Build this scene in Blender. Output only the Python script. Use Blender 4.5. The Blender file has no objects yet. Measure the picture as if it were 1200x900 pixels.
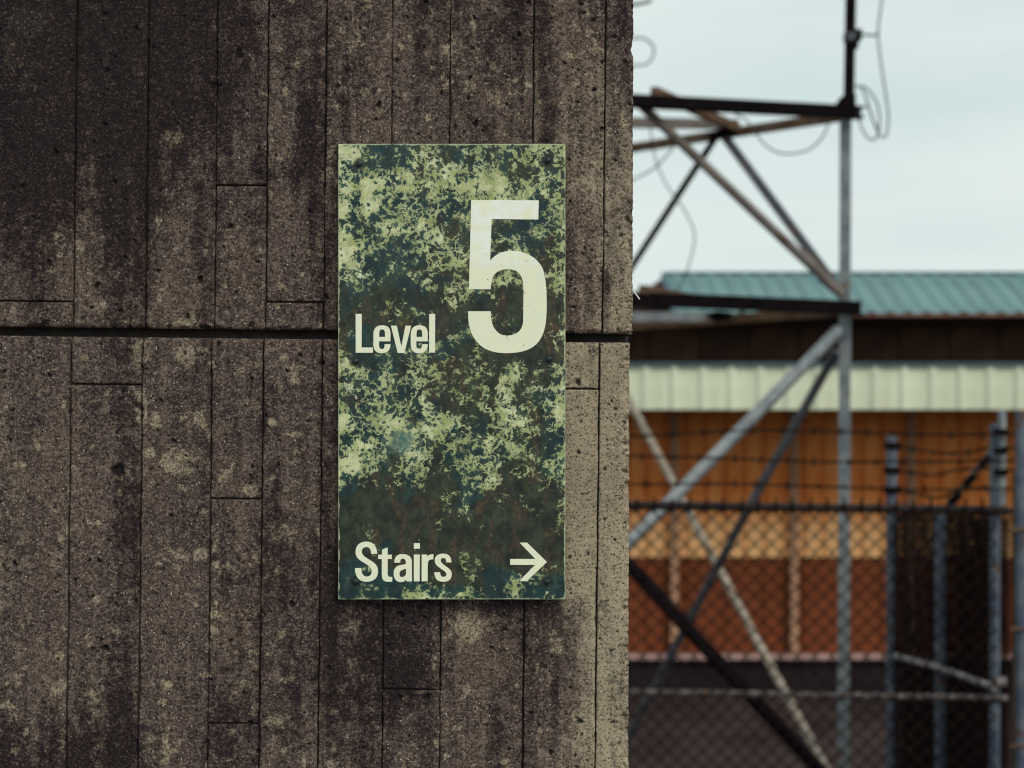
import bpy, bmesh, math, random
import numpy as np
from mathutils import Vector, Matrix
from mathutils.geometry import tessellate_polygon

random.seed(5)
scene = bpy.context.scene
COL = scene.collection

# ------------------------------------------------------------------ camera
EYE = 2.66                      # eye above the yard; the viewer stands on a deck 1.06 m up
FPX = 1200 * 50 / 36
cam_d = bpy.data.cameras.new('camera')
cam = bpy.data.objects.new('camera', cam_d)
COL.objects.link(cam)
cam.location = (0, 0, EYE)
cam.rotation_euler = (math.radians(90), 0, 0)
cam_d.lens = 50
cam_d.sensor_width = 36
cam_d.clip_start = 0.05
cam_d.clip_end = 900
cam_d.dof.use_dof = True
cam_d.dof.focus_distance = 1.868
cam_d.dof.aperture_fstop = 4.0
scene.camera = cam

# ------------------------------------------------------------------ sky and sun (overcast)
SUN_EL, SUN_AZ = math.radians(43), math.radians(148)     # azimuth clockwise from +Y: behind the viewer, to the right
world = bpy.data.worlds.new('World')
scene.world = world
world.use_nodes = True
wn, wl = world.node_tree.nodes, world.node_tree.links
wn.clear()
wout = wn.new('ShaderNodeOutputWorld')
wbg = wn.new('ShaderNodeBackground')
wbg.inputs['Strength'].default_value = 0.1
sky = wn.new('ShaderNodeTexSky')
sky.sky_type = 'NISHITA'
sky.sun_disc = False
sky.sun_elevation = SUN_EL
sky.sun_rotation = SUN_AZ
tc = wn.new('ShaderNodeTexCoord')
mp = wn.new('ShaderNodeMapping')
mp.inputs['Scale'].default_value = (2.2, 2.2, 9.0)
cn = wn.new('ShaderNodeTexNoise')
cn.inputs['Scale'].default_value = 1.6
cn.inputs['Detail'].default_value = 5
cn.inputs['Roughness'].default_value = 0.45
cr = wn.new('ShaderNodeValToRGB')
cr.color_ramp.elements[0].position = 0.30
cr.color_ramp.elements[0].color = (0.525, 0.625, 0.620, 1)
cr.color_ramp.elements[1].position = 0.66
cr.color_ramp.elements[1].color = (0.655, 0.715, 0.690, 1)
vm = wn.new('ShaderNodeVectorMath')
vm.operation = 'SCALE'
vm.inputs['Scale'].default_value = 10.0
mx = wn.new('ShaderNodeMix')
mx.data_type = 'RGBA'
mx.inputs['Factor'].default_value = 0.96                 # closed cloud, a trace of the sky behind it
wl.new(tc.outputs['Generated'], mp.inputs['Vector'])
wl.new(mp.outputs['Vector'], cn.inputs['Vector'])
wl.new(cn.outputs['Fac'], cr.inputs['Fac'])
wl.new(cr.outputs['Color'], vm.inputs[0])
wl.new(sky.outputs['Color'], mx.inputs['A'])
wl.new(vm.outputs['Vector'], mx.inputs['B'])
wl.new(mx.outputs['Result'], wbg.inputs['Color'])
wl.new(wbg.outputs['Background'], wout.inputs['Surface'])

sun_d = bpy.data.lights.new('sun', 'SUN')
sun = bpy.data.objects.new('sun', sun_d)
COL.objects.link(sun)
sun_d.energy = 1.5
sun_d.angle = math.radians(26)
sun_d.color = (1.0, 0.95, 0.86)
sdir = Vector((math.sin(SUN_AZ) * math.cos(SUN_EL), math.cos(SUN_AZ) * math.cos(SUN_EL), math.sin(SUN_EL)))
sun.rotation_euler = sdir.to_track_quat('Z', 'Y').to_euler()

vs = scene.view_settings
vs.view_transform = 'Standard'
vs.look = 'None'
vs.exposure = 0.28
vs.gamma = 1
vs.use_curve_mapping = False
scene.display_settings.display_device = 'sRGB'
scene.cycles.use_denoising = True
scene.cycles.filter_width = 1.15


# ------------------------------------------------------------------ helpers
def at(px, py, Y):
    """a point seen at (px, py) of a 1200x900 picture, Y metres away"""
    return Vector(((px - 600) / FPX * Y, Y, EYE + (450 - py) / FPX * Y))


def lin(c):
    c = c / 255
    return c / 12.92 if c <= 0.04045 else ((c + 0.055) / 1.055) ** 2.4


def rgb(r, g, b, k=1.0):
    return (min(lin(r) * k, 0.9), min(lin(g) * k, 0.9), min(lin(b) * k, 0.9), 1)


def empty(name, loc, label=None, cat=None, group=None):
    o = bpy.data.objects.new(name, None)
    o.empty_display_size = 0.1
    COL.objects.link(o)
    o.location = loc
    if label:
        o['label'] = label
        o['category'] = cat
    if group:
        o['group'] = group
    return o


def tag(o, label, cat, group=None):
    o['label'] = label
    o['category'] = cat
    if group:
        o['group'] = group
    return o


def wpos(o):
    p = Vector((0, 0, 0))
    while o:
        p += o.location
        o = o.parent
    return p


def link(name, me, mat, parent=None, loc=None):
    o = bpy.data.objects.new(name, me)
    if mat is not None and not me.materials:
        me.materials.append(mat)
    COL.objects.link(o)
    if parent:
        o.parent = parent
    if loc is not None:
        o.location = loc
    return o


class MB:
    """collects shapes in world space and links them as one mesh"""
    def __init__(self):
        self.v, self.f, self.s = [], [], []

    def add(self, vs, fs, smooth=False):
        n = len(self.v)
        self.v += [tuple(v) for v in vs]
        self.f += [tuple(i + n for i in f) for f in fs]
        self.s += [smooth] * len(fs)
        return self

    def box(self, lo, hi):
        x0, y0, z0 = lo
        x1, y1, z1 = hi
        vs = [(x0, y0, z0), (x1, y0, z0), (x1, y1, z0), (x0, y1, z0), (x0, y0, z1), (x1, y0, z1), (x1, y1, z1), (x0, y1, z1)]
        return self.add(vs, [(0, 3, 2, 1), (4, 5, 6, 7), (0, 1, 5, 4), (1, 2, 6, 5), (2, 3, 7, 6), (3, 0, 4, 7)])

    def prism(self, prof, p0, p1, side=None):
        """profile (list of (a, b)) swept from p0 to p1; a runs along side, b along the other normal"""
        p0, p1 = Vector(p0), Vector(p1)
        d = (p1 - p0).normalized()
        ref = Vector(side) if side is not None else (Vector((0, 0, 1)) if abs(d.z) < 0.9 else Vector((1, 0, 0)))
        a = (ref - d * ref.dot(d)).normalized()
        b = d.cross(a)
        n = len(prof)
        vs = [p + a * u + b * w for p in (p0, p1) for (u, w) in prof]
        fs = [(i, (i + 1) % n, n + (i + 1) % n, n + i) for i in range(n)]
        fs += [tuple(range(n))[::-1], tuple(range(n, 2 * n))]
        return self.add(vs, fs)

    def tube(self, pts, r, seg=8, cap=True):
        pts = [Vector(p) for p in pts]
        n = len(pts)
        vs, fs = [], []
        a = None
        for i, p in enumerate(pts):
            d = (pts[min(i + 1, n - 1)] - pts[max(i - 1, 0)]).normalized()
            if a is None:
                a = d.orthogonal().normalized()
            a = (a - d * a.dot(d))
            a = a.normalized() if a.length > 1e-6 else d.orthogonal().normalized()
            b = d.cross(a)
            rr = r[i] if isinstance(r, (list, tuple)) else r
            vs += [p + (a * math.cos(2 * math.pi * k / seg) + b * math.sin(2 * math.pi * k / seg)) * rr for k in range(seg)]
        for i in range(n - 1):
            for k in range(seg):
                k2 = (k + 1) % seg
                fs.append((i * seg + k, i * seg + k2, (i + 1) * seg + k2, (i + 1) * seg + k))
        if cap:
            fs.append(tuple(range(seg))[::-1])
            fs.append(tuple((n - 1) * seg + k for k in range(seg)))
        return self.add(vs, fs, True)

    def build(self, name, mat, parent=None, smooth=None, bevel=0):
        off = wpos(parent) if parent else Vector((0, 0, 0))
        me = bpy.data.meshes.new(name)
        me.from_pydata([(v[0] - off.x, v[1] - off.y, v[2] - off.z) for v in self.v], [], self.f)
        me.polygons.foreach_set('use_smooth', self.s if smooth is None else [smooth] * len(self.f))
        bm = bmesh.new()
        bm.from_mesh(me)
        bmesh.ops.recalc_face_normals(bm, faces=bm.faces)
        bm.to_mesh(me)
        bm.free()
        if len(self.v) < 4000 and any(self.s) and smooth is None:
            me.set_sharp_from_angle(angle=math.radians(50))
        o = link(name, me, mat, parent)
        if bevel:
            m = o.modifiers.new('bevel', 'BEVEL')
            m.width = bevel
            m.segments = 2
            m.limit_method = 'ANGLE'
        return o


def spline(pts, n=10):
    """Catmull-Rom through points"""
    P = [Vector(p) for p in pts]
    P = [P[0] * 2 - P[1]] + P + [P[-1] * 2 - P[-2]]
    out = []
    for i in range(1, len(P) - 2):
        for k in range(n):
            t = k / n
            a, b, c, d = P[i - 1], P[i], P[i + 1], P[i + 2]
            out.append(0.5 * ((2 * b) + (c - a) * t + (2 * a - 5 * b + 4 * c - d) * t * t + (3 * b - a - 3 * c + d) * t ** 3))
    out.append(P[-2])
    return out


# ------------------------------------------------------------------ node helper
class NT:
    def __init__(self, name):
        self.m = bpy.data.materials.new(name)
        self.m.use_nodes = True
        self.n, self.l = self.m.node_tree.nodes, self.m.node_tree.links
        self.n.clear()
        self.out = self.n.new('ShaderNodeOutputMaterial')
        self.b = self.n.new('ShaderNodeBsdfPrincipled')
        self.l.new(self.b.outputs[0], self.out.inputs['Surface'])
        self.tc = self.n.new('ShaderNodeTexCoord')
        self.obj = self.tc.outputs['Object']

    def put(self, sock, v):
        if isinstance(v, bpy.types.NodeSocket):
            self.l.new(v, sock)
        elif v is not None:
            sock.default_value = v

    def math(self, op, a, b=None, c=None, clamp=False):
        n = self.n.new('ShaderNodeMath')
        n.operation = op
        n.use_clamp = clamp
        for i, v in enumerate((a, b, c)):
            self.put(n.inputs[i], v)
        return n.outputs[0]

    def map(self, v, a, b, c=0.0, d=1.0, smooth=True):
        n = self.n.new('ShaderNodeMapRange')
        n.interpolation_type = 'SMOOTHSTEP' if smooth else 'LINEAR'
        for i, x in enumerate((v, a, b, c, d)):
            self.put(n.inputs[i], x)
        return n.outputs[0]

    def mix(self, f, a, b, blend='MIX'):
        n = self.n.new('ShaderNodeMix')
        n.data_type = 'RGBA'
        n.blend_type = blend
        self.put(n.inputs['Factor'], f)
        self.put(n.inputs['A'], a)
        self.put(n.inputs['B'], b)
        return n.outputs['Result']

    def noise(self, vec, scale, detail=3, rough=0.5, dist=0.0, w=None):
        n = self.n.new('ShaderNodeTexNoise')
        if w is not None:
            n.noise_dimensions = '4D'
            n.inputs['W'].default_value = w
        self.put(n.inputs['Vector'], vec)
        n.inputs['Scale'].default_value = scale
        n.inputs['Detail'].default_value = detail
        n.inputs['Roughness'].default_value = rough
        n.inputs['Distortion'].default_value = dist
        return n.outputs

    def voro(self, vec, scale, feat='F1', rnd=1.0):
        n = self.n.new('ShaderNodeTexVoronoi')
        n.feature = feat
        self.put(n.inputs['Vector'], vec)
        n.inputs['Scale'].default_value = scale
        n.inputs['Randomness'].default_value = rnd
        return n.outputs

    def mapping(self, vec, scale=(1, 1, 1), loc=(0, 0, 0)):
        n = self.n.new('ShaderNodeMapping')
        self.put(n.inputs['Vector'], vec)
        n.inputs['Scale'].default_value = scale
        n.inputs['Location'].default_value = loc
        return n.outputs[0]

    def warp(self, vec, scale, amt, detail=2):
        c = self.noise(vec, scale, detail)['Color']
        s = self.n.new('ShaderNodeVectorMath')
        s.operation = 'SUBTRACT'
        self.l.new(c, s.inputs[0])
        s.inputs[1].default_value = (0.5, 0.5, 0.5)
        m = self.n.new('ShaderNodeVectorMath')
        m.operation = 'MULTIPLY_ADD'
        self.l.new(s.outputs[0], m.inputs[0])
        m.inputs[1].default_value = (amt, amt, amt)
        self.put(m.inputs[2], vec)
        return m.outputs[0]

    def attr(self, name):
        n = self.n.new('ShaderNodeAttribute')
        n.attribute_name = name
        return n.outputs['Fac']

    def rand(self):
        return self.n.new('ShaderNodeObjectInfo').outputs['Random']

    def xyz(self, vec):
        n = self.n.new('ShaderNodeSeparateXYZ')
        self.put(n.inputs[0], vec)
        return n.outputs

    def bump(self, h, strength, dist):
        n = self.n.new('ShaderNodeBump')
        n.inputs['Strength'].default_value = strength
        n.inputs['Distance'].default_value = dist
        self.put(n.inputs['Height'], h)
        self.l.new(n.outputs[0], self.b.inputs['Normal'])

    def fin(self, color, rough=0.8, metal=0.0, spec=0.3):
        self.put(self.b.inputs['Base Color'], color)
        self.put(self.b.inputs['Roughness'], rough)
        self.put(self.b.inputs['Metallic'], metal)
        self.b.inputs['Specular IOR Level'].default_value = spec
        return self.m


def simple_mat(name, c1, c2, scale=6, rough=0.75, metal=0.0, rnd=0.0, c3=None, c3scale=20, c3lo=0.55, c3hi=0.65, spec=0.3):
    t = NT(name)
    f = t.noise(t.obj, scale, 5, 0.6)['Fac']
    c = t.mix(t.map(f, 0.35, 0.65), c1, c2)
    if c3:
        c = t.mix(t.map(t.noise(t.obj, c3scale, 6, 0.65, w=3.1)['Fac'], c3lo, c3hi), c, c3)
    if rnd:
        k = t.map(t.rand(), 0, 1, 1 - rnd, 1 + rnd, False)
        n = t.n.new('ShaderNodeVectorMath')
        n.operation = 'SCALE'
        t.l.new(c, n.inputs[0])
        t.l.new(k, n.inputs['Scale'])
        c = n.outputs[0]
    t.bump(f, 0.2, 0.003)
    return t.fin(c, rough, metal, spec)


# ------------------------------------------------------------------ materials
def concrete_mat():
    t = NT('board_marked_concrete')
    soot_shade, lime, pit, clean = t.attr('soot_shade'), t.attr('lime'), t.attr('pit'), t.attr('clean')
    p = t.obj
    vg = t.xyz(t.voro(t.warp(p, 350, 0.0016), 430)['Color'])[0]
    vh = t.xyz(t.voro(p, 820)['Color'])[1]
    grain = t.noise(p, 330, 3, 0.7)['Fac']
    fine = t.noise(p, 720, 2, 0.6, w=1.7)['Fac']
    med = t.math('ADD', t.math('MULTIPLY', t.noise(p, 60, 5, 0.65, w=4.0)['Fac'], 0.55),
                 t.math('MULTIPLY', t.noise(t.mapping(p, (1, 1, 0.09)), 95, 4, 0.6, w=4.4)['Fac'], 0.45))
    big = t.noise(t.mapping(p, (1, 1, 0.6)), 11, 6, 0.65, w=7.0)['Fac']
    cells = t.voro(t.warp(p, 300, 0.002), 300)
    # dirty weathered paste, in two tones
    base = t.mix(t.map(big, 0.32, 0.68), (0.043, 0.028, 0.030, 1), (0.108, 0.076, 0.060, 1))
    base = t.mix(t.map(med, 0.47, 0.60), base, (0.148, 0.109, 0.088, 1))
    base = t.mix(t.map(t.rand(), 0, 1, 0.0, 0.35, False), base, (0.062, 0.045, 0.045, 1))
    # washed clean paste near the arris
    g0 = t.math('MULTIPLY', t.math('SUBTRACT', t.noise(p, 210, 4, 0.75, w=3.7)['Fac'], 0.5), 1.6)
    cl = t.math('ADD', t.math('ADD', clean, g0), t.math('MULTIPLY', t.math('SUBTRACT', med, 0.5), 1.3))
    cl = t.math('MULTIPLY', t.map(cl, 0.15, 0.85), t.map(clean, 0.0, 0.45))
    base = t.mix(cl, base, t.mix(t.map(big, 0.3, 0.7), (0.28, 0.228, 0.160, 1), (0.41, 0.343, 0.240, 1)))
    # sand and grit: dark and light grains
    g2 = t.math('ADD', t.math('MULTIPLY', grain, 0.45), t.math('MULTIPLY', fine, 0.25))
    g2 = t.math('ADD', g2, t.math('MULTIPLY', t.math('SUBTRACT', vg, 0.5), 0.13))
    g2 = t.math('ADD', g2, t.math('MULTIPLY', t.math('SUBTRACT', vh, 0.5), 0.09))
    g2 = t.math('ADD', g2, 0.15)
    base = t.mix(t.map(g2, 0.50, 0.61, 0, 0.8), base, t.mix(0.38, base, (0.50, 0.40, 0.315, 1)))
    base = t.mix(t.map(g2, 0.475, 0.39, 0, 0.92), base, (0.018, 0.010, 0.0155, 1))
    pale = t.map(cells['Distance'], 0.30, 0.20)
    pick = t.map(t.xyz(cells['Color'])[0], 0.935, 0.95)
    base = t.mix(t.math('MULTIPLY', pale, pick), base, (0.55, 0.50, 0.40, 1))
    # lime bloom and lichen crusts
    lm = t.math('ADD', lime, t.math('MULTIPLY', t.math('SUBTRACT', t.noise(p, 95, 6, 0.72, w=2.2)['Fac'], 0.5), 1.7))
    lm = t.math('MULTIPLY', t.map(lm, 0.36, 0.58), 0.80)
    base = t.mix(lm, base, t.mix(t.map(g2, 0.44, 0.58), (0.16, 0.122, 0.088, 1), (0.42, 0.350, 0.250, 1)))
    # dark crust in ragged islands
    cr_ = t.noise(t.warp(p, 40, 0.012), 78, 7, 0.70, w=12.0)['Fac']
    cm = t.math('MULTIPLY', t.map(cr_, 0.53, 0.61), t.map(big, 0.62, 0.42, 0.15, 0.9))
    cm = t.math('MULTIPLY', cm, t.map(clean, 0.7, 0.1, 0.0, 1.0))
    base = t.mix(t.math('MULTIPLY', cm, 0.68), base, (0.026, 0.018, 0.020, 1))
    # sooty, damp stains, with corner vignette and sign shadow painted in
    sm = t.math('ADD', t.math('ADD', soot_shade, t.math('MULTIPLY', g0, t.map(soot_shade, 0.0, 0.3))), t.math('MULTIPLY', t.math('SUBTRACT', t.noise(t.warp(p, 60, 0.01), 46, 8, 0.74, w=9.0)['Fac'], 0.5), 2.3))
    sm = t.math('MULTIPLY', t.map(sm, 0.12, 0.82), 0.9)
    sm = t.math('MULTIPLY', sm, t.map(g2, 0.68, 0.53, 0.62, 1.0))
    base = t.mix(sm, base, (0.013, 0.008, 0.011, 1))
    # darker colour inside the air holes
    base = t.mix(t.math('MULTIPLY', pit, 0.85), base, (0.012, 0.009, 0.010, 1))
    h = t.math('ADD', t.math('MULTIPLY', g2, 1.0), t.math('MULTIPLY', med, 0.6))
    t.bump(h, 0.9, 0.0018)
    return t.fin(base, 0.93, 0, 0.12)


def sign_mat():
    t = NT('flaking_camouflaged_enamel')
    p = t.obj
    x, y, z = t.xyz(p)
    zz = t.math('ADD', t.math('DIVIDE', z, 0.598), t.math('MULTIPLY', t.math('SUBTRACT', t.noise(p, 11, 4, 0.6, w=51.0)['Fac'], 0.5), 0.34))                              # z runs 0 .. 0.598 up the plate
    q = t.warp(t.warp(p, 45, 0.014, 3), 160, 0.004, 2)
    big = t.noise(t.warp(p, 22, 0.03, 2), 21, 3, 0.55, w=2.0)['Fac']
    n1 = t.noise(q, 46, 8, 0.63, w=0.6)['Fac']
    n2 = t.noise(q, 150, 4, 0.62, w=5.5)['Fac']
    # how much of the pale coat survives at each height
    fc = t.n.new('ShaderNodeFloatCurve')
    cv = fc.mapping.curves[0]
    for a, b in ((0.05, 0.14), (0.12, 0.02), (0.19, 0.08), (0.24, 0.30), (0.29, 0.51), (0.36, 0.58), (0.43, 0.58), (0.47, 0.48), (0.50, 0.38),
                 (0.54, 0.30), (0.58, 0.20), (0.64, 0.20), (0.68, 0.34), (0.73, 0.50), (0.80, 0.57), (0.90, 0.61), (0.96, 0.60)):
        cv.points.new(a, b)
    cv.points[0].location = (0, 0.40)
    cv.points[-1].location = (1, 0.52)
    fc.mapping.update()
    t.l.new(zz, fc.inputs['Value'])
    dens0 = fc.outputs[0]
    dens = t.math('ADD', dens0, t.math('MULTIPLY', t.math('SUBTRACT', big, 0.51), 1.85))
    dens = t.math('ADD', dens, t.math('MULTIPLY', t.map(x, -0.09, -0.148, 0, 0.20), t.map(dens0, 0.1, 0.4)))
    dens = t.math('ADD', dens, t.map(x, 0.125, 0.15, 0, 0.16))
    f = t.math('ADD', t.math('MULTIPLY', t.math('SUBTRACT', n1, 0.5), 2.1), t.math('MULTIPLY', t.math('SUBTRACT', n2, 0.5), 0.95))
    f = t.math('ADD', f, t.math('SUBTRACT', dens, 0.715))
    pale = t.map(f, -0.004, 0.028)
    # lacework along the rims of the flakes
    rid = t.math('ABSOLUTE', t.math('SUBTRACT', t.noise(q, 78, 4, 0.6, w=8.2)['Fac'], 0.5))
    lace = t.math('MULTIPLY', t.map(rid, 0.050, 0.026), t.map(f, -0.42, -0.16))
    pale = t.math('MAXIMUM', pale, t.math('MULTIPLY', lace, 0.92))
    # round pinholes eaten into the pale coat
    vq = t.voro(t.warp(p, 190, 0.005, 2), 150)
    hole = t.math('MULTIPLY', t.map(vq['Distance'], 0.44, 0.34), t.map(t.xyz(vq['Color'])[1], 0.30, 0.34))
    hole = t.math('MULTIPLY', hole, t.map(t.noise(p, 30, 3, 0.5, w=33.0)['Fac'], 0.42, 0.52))
    pale = t.math('MULTIPLY', pale, t.math('SUBTRACT', 1.0, hole))
    # loose crumbs
    vc = t.voro(t.warp(p, 220, 0.004, 2), 210)
    crumb = t.math('MULTIPLY', t.map(vc['Distance'], 0.25, 0.18), t.map(t.xyz(vc['Color'])[0], 0.84, 0.86))
    crumb = t.math('MULTIPLY', crumb, t.map(f, -0.62, -0.25))
    pale = t.math('MAXIMUM', pale, crumb)
    # under-coat: slate teal where the flakes are, olive and rust brown between
    u1 = t.noise(t.mapping(p, (1, 1, 0.8)), 16, 4, 0.6, w=11.0)['Fac']
    u2 = t.noise(t.mapping(p, (1, 1, 0.36)), 34, 6, 0.68, dist=0.8, w=14.0)['Fac']
    olive = t.mix(t.map(t.noise(p, 42, 6, 0.68, w=41.0)['Fac'], 0.38, 0.66), (0.017, 0.022, 0.017, 1), (0.047, 0.062, 0.040, 1))
    tl = t.math('ADD', t.math('ADD', u1, t.math('MULTIPLY', t.math('SUBTRACT', dens0, 0.36), 0.34)), t.map(x, 0.03, -0.14, -0.03, 0.10))
    tl = t.math('ADD', tl, t.map(t.math('ADD', z, t.math('MULTIPLY', t.math('SUBTRACT', t.noise(p, 40, 6, 0.7, w=71.0)['Fac'], 0.5), 0.11)), 0.060, 0.010, 0, 0.14))
    und = t.mix(t.map(tl, 0.50, 0.60), olive, t.mix(t.map(n1, 0.40, 0.62), (0.011, 0.033, 0.037, 1), (0.024, 0.062, 0.060, 1)))
    brown = t.math('MULTIPLY', t.map(u2, 0.48, 0.60), t.map(tl, 0.60, 0.46, 0.12, 1.0))
    und = t.mix(t.math('MULTIPLY', brown, 0.85), und, t.mix(t.map(n2, 0.4, 0.62), (0.042, 0.033, 0.025, 1), (0.105, 0.068, 0.042, 1)))
    und = t.mix(t.map(t.noise(t.mapping(p, (1, 1, 0.6)), 85, 6, 0.7, w=21.0)['Fac'], 0.48, 0.68, 0, 0.85), und, (0.013, 0.014, 0.015, 1))
    # one rubbed teal-white patch, left of the middle
    dx = t.math('DIVIDE', t.math('SUBTRACT', x, -0.064), 0.030)
    dz = t.math('DIVIDE', t.math('SUBTRACT', z, 0.212), 0.026)
    rr = t.math('SQRT', t.math('ADD', t.math('MULTIPLY', dx, dx), t.math('MULTIPLY', dz, dz)))
    rn = t.noise(t.warp(p, 40, 0.012), 38, 6, 0.66, w=17.0)['Fac']
    rr = t.math('ADD', rr, t.math('MULTIPLY', t.math('SUBTRACT', rn, 0.5), 1.8))
    rub = t.math('MULTIPLY', t.map(rr, 1.15, 0.1), 0.8)
    pale = t.math('MULTIPLY', pale, t.map(rr, 0.15, 0.50))
    und = t.mix(rub, und, t.mix(t.map(n2, 0.35, 0.65), (0.085, 0.175, 0.145, 1), (0.26, 0.37, 0.29, 1)))
    pc = t.mix(t.map(t.noise(p, 48, 5, 0.6, w=6.6)['Fac'], 0.38, 0.60), (0.34, 0.375, 0.155, 1), (0.58, 0.610, 0.360, 1))
    pc = t.mix(t.map(t.noise(p, 34, 5, 0.6, w=16.6)['Fac'], 0.55, 0.70), pc, (0.70, 0.74, 0.56, 1))
    pc = t.mix(t.map(t.noise(p, 170, 4, 0.65, w=19.0)['Fac'], 0.50, 0.66, 0, 0.6), pc, (0.26, 0.29, 0.15, 1))
    # thin crust is greener, thick crust creamier
    pc = t.mix(t.map(f, 0.16, 0.0, 0, 0.38), pc, (0.27, 0.335, 0.150, 1))
    pc = t.mix(t.map(f, 0.26, 0.55, 0, 0.75), pc, (0.66, 0.69, 0.47, 1))
    # fine green bloom dusted over the bare coat
    dust = t.math('MULTIPLY', t.map(t.noise(p, 330, 3, 0.7, w=91.0)['Fac'], 0.48, 0.60), t.map(t.noise(p, 20, 5, 0.65, w=93.0)['Fac'], 0.47, 0.62))
    dust = t.math('MULTIPLY', dust, t.map(f, -0.85, -0.15))
    und = t.mix(t.math('MULTIPLY', dust, 0.75), und, (0.105, 0.145, 0.068, 1))
    # bluish green fringe where the flakes thin out
    fringe = t.math('MULTIPLY', t.map(f, -0.16, 0.0), t.math('SUBTRACT', 1.0, pale))
    und = t.mix(t.math('MULTIPLY', fringe, 0.5), und, (0.085, 0.14, 0.09, 1))
    c = t.mix(pale, und, pc)
    # dark grime rings round the six bolts
    dm = None
    for bx, bz in ((421, 192), (642, 188), (416.5, 423.5), (643, 421), (416.5, 681.5), (641, 681.5)):
        ex = t.math('SUBTRACT', x, (bx - 529.4) * 0.0011208)
        ez = t.math('SUBTRACT', z, (702.5 - bz) * 0.0011208)
        dd = t.math('SQRT', t.math('ADD', t.math('MULTIPLY', ex, ex), t.math('MULTIPLY', ez, ez)))
        dm = dd if dm is None else t.math('MINIMUM', dm, dd)
    dm = t.math('ADD', dm, t.math('MULTIPLY', t.math('SUBTRACT', t.noise(p, 130, 4, 0.6, w=81.0)['Fac'], 0.5), 0.010))
    c = t.mix(t.math('MULTIPLY', t.map(dm, 0.0098, 0.0062), 0.85), c, (0.020, 0.024, 0.022, 1))
    # worn bare rim
    ed = t.math('MINIMUM', t.math('MINIMUM', t.math('ADD', x, 0.1491), t.math('SUBTRACT', 0.1491, x)),
                t.math('MINIMUM', z, t.math('SUBTRACT', 0.598, z)))
    rim = t.map(t.math('ADD', ed, t.math('MULTIPLY', t.math('SUBTRACT', t.noise(p, 70, 4, 0.6)['Fac'], 0.5), 0.0085)), 0.0018, 0.0004)
    c = t.mix(t.math('MULTIPLY', rim, 0.75), c, (0.46, 0.52, 0.33, 1))
    t.bump(t.math('ADD', pale, t.math('MULTIPLY', n2, 0.5)), 0.35, 0.0006)
    return t.fin(c, t.map(pale, 0, 1, 0.42, 0.85), 0, 0.28)


def letter_mat():
    t = NT('weathered_cream_vinyl')
    p = t.obj
    a = t.noise(p, 55, 6, 0.65, w=3.0)['Fac']
    c = t.mix(t.map(a, 0.40, 0.56), (0.78, 0.82, 0.66, 1), (0.83, 0.83, 0.62, 1))
    z = t.xyz(p)[2]
    chip = t.math('MULTIPLY', t.map(t.noise(t.warp(p, 90, 0.008), 120, 6, 0.7, w=61.0)['Fac'], 0.640, 0.665), 0.85)
    up = t.map(z, 0.42, 0.47)                                     # top of the numeral is bleached whiter
    c = t.mix(t.math('MULTIPLY', up, t.map(a, 0.62, 0.42)), c, (0.86, 0.90, 0.84, 1))
    c = t.mix(t.map(t.noise(p, 300, 4, 0.7)['Fac'], 0.63, 0.72, 0, 0.6), c, (0.42, 0.44, 0.30, 1))
    c = t.mix(t.map(t.noise(p, 700, 2, 0.6, w=2.0)['Fac'], 0.5, 0.7, 0, 0.25), c, (0.55, 0.56, 0.42, 1))
    c = t.mix(chip, c, (0.075, 0.085, 0.055, 1))
    return t.fin(c, 0.7, 0, 0.2)


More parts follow.
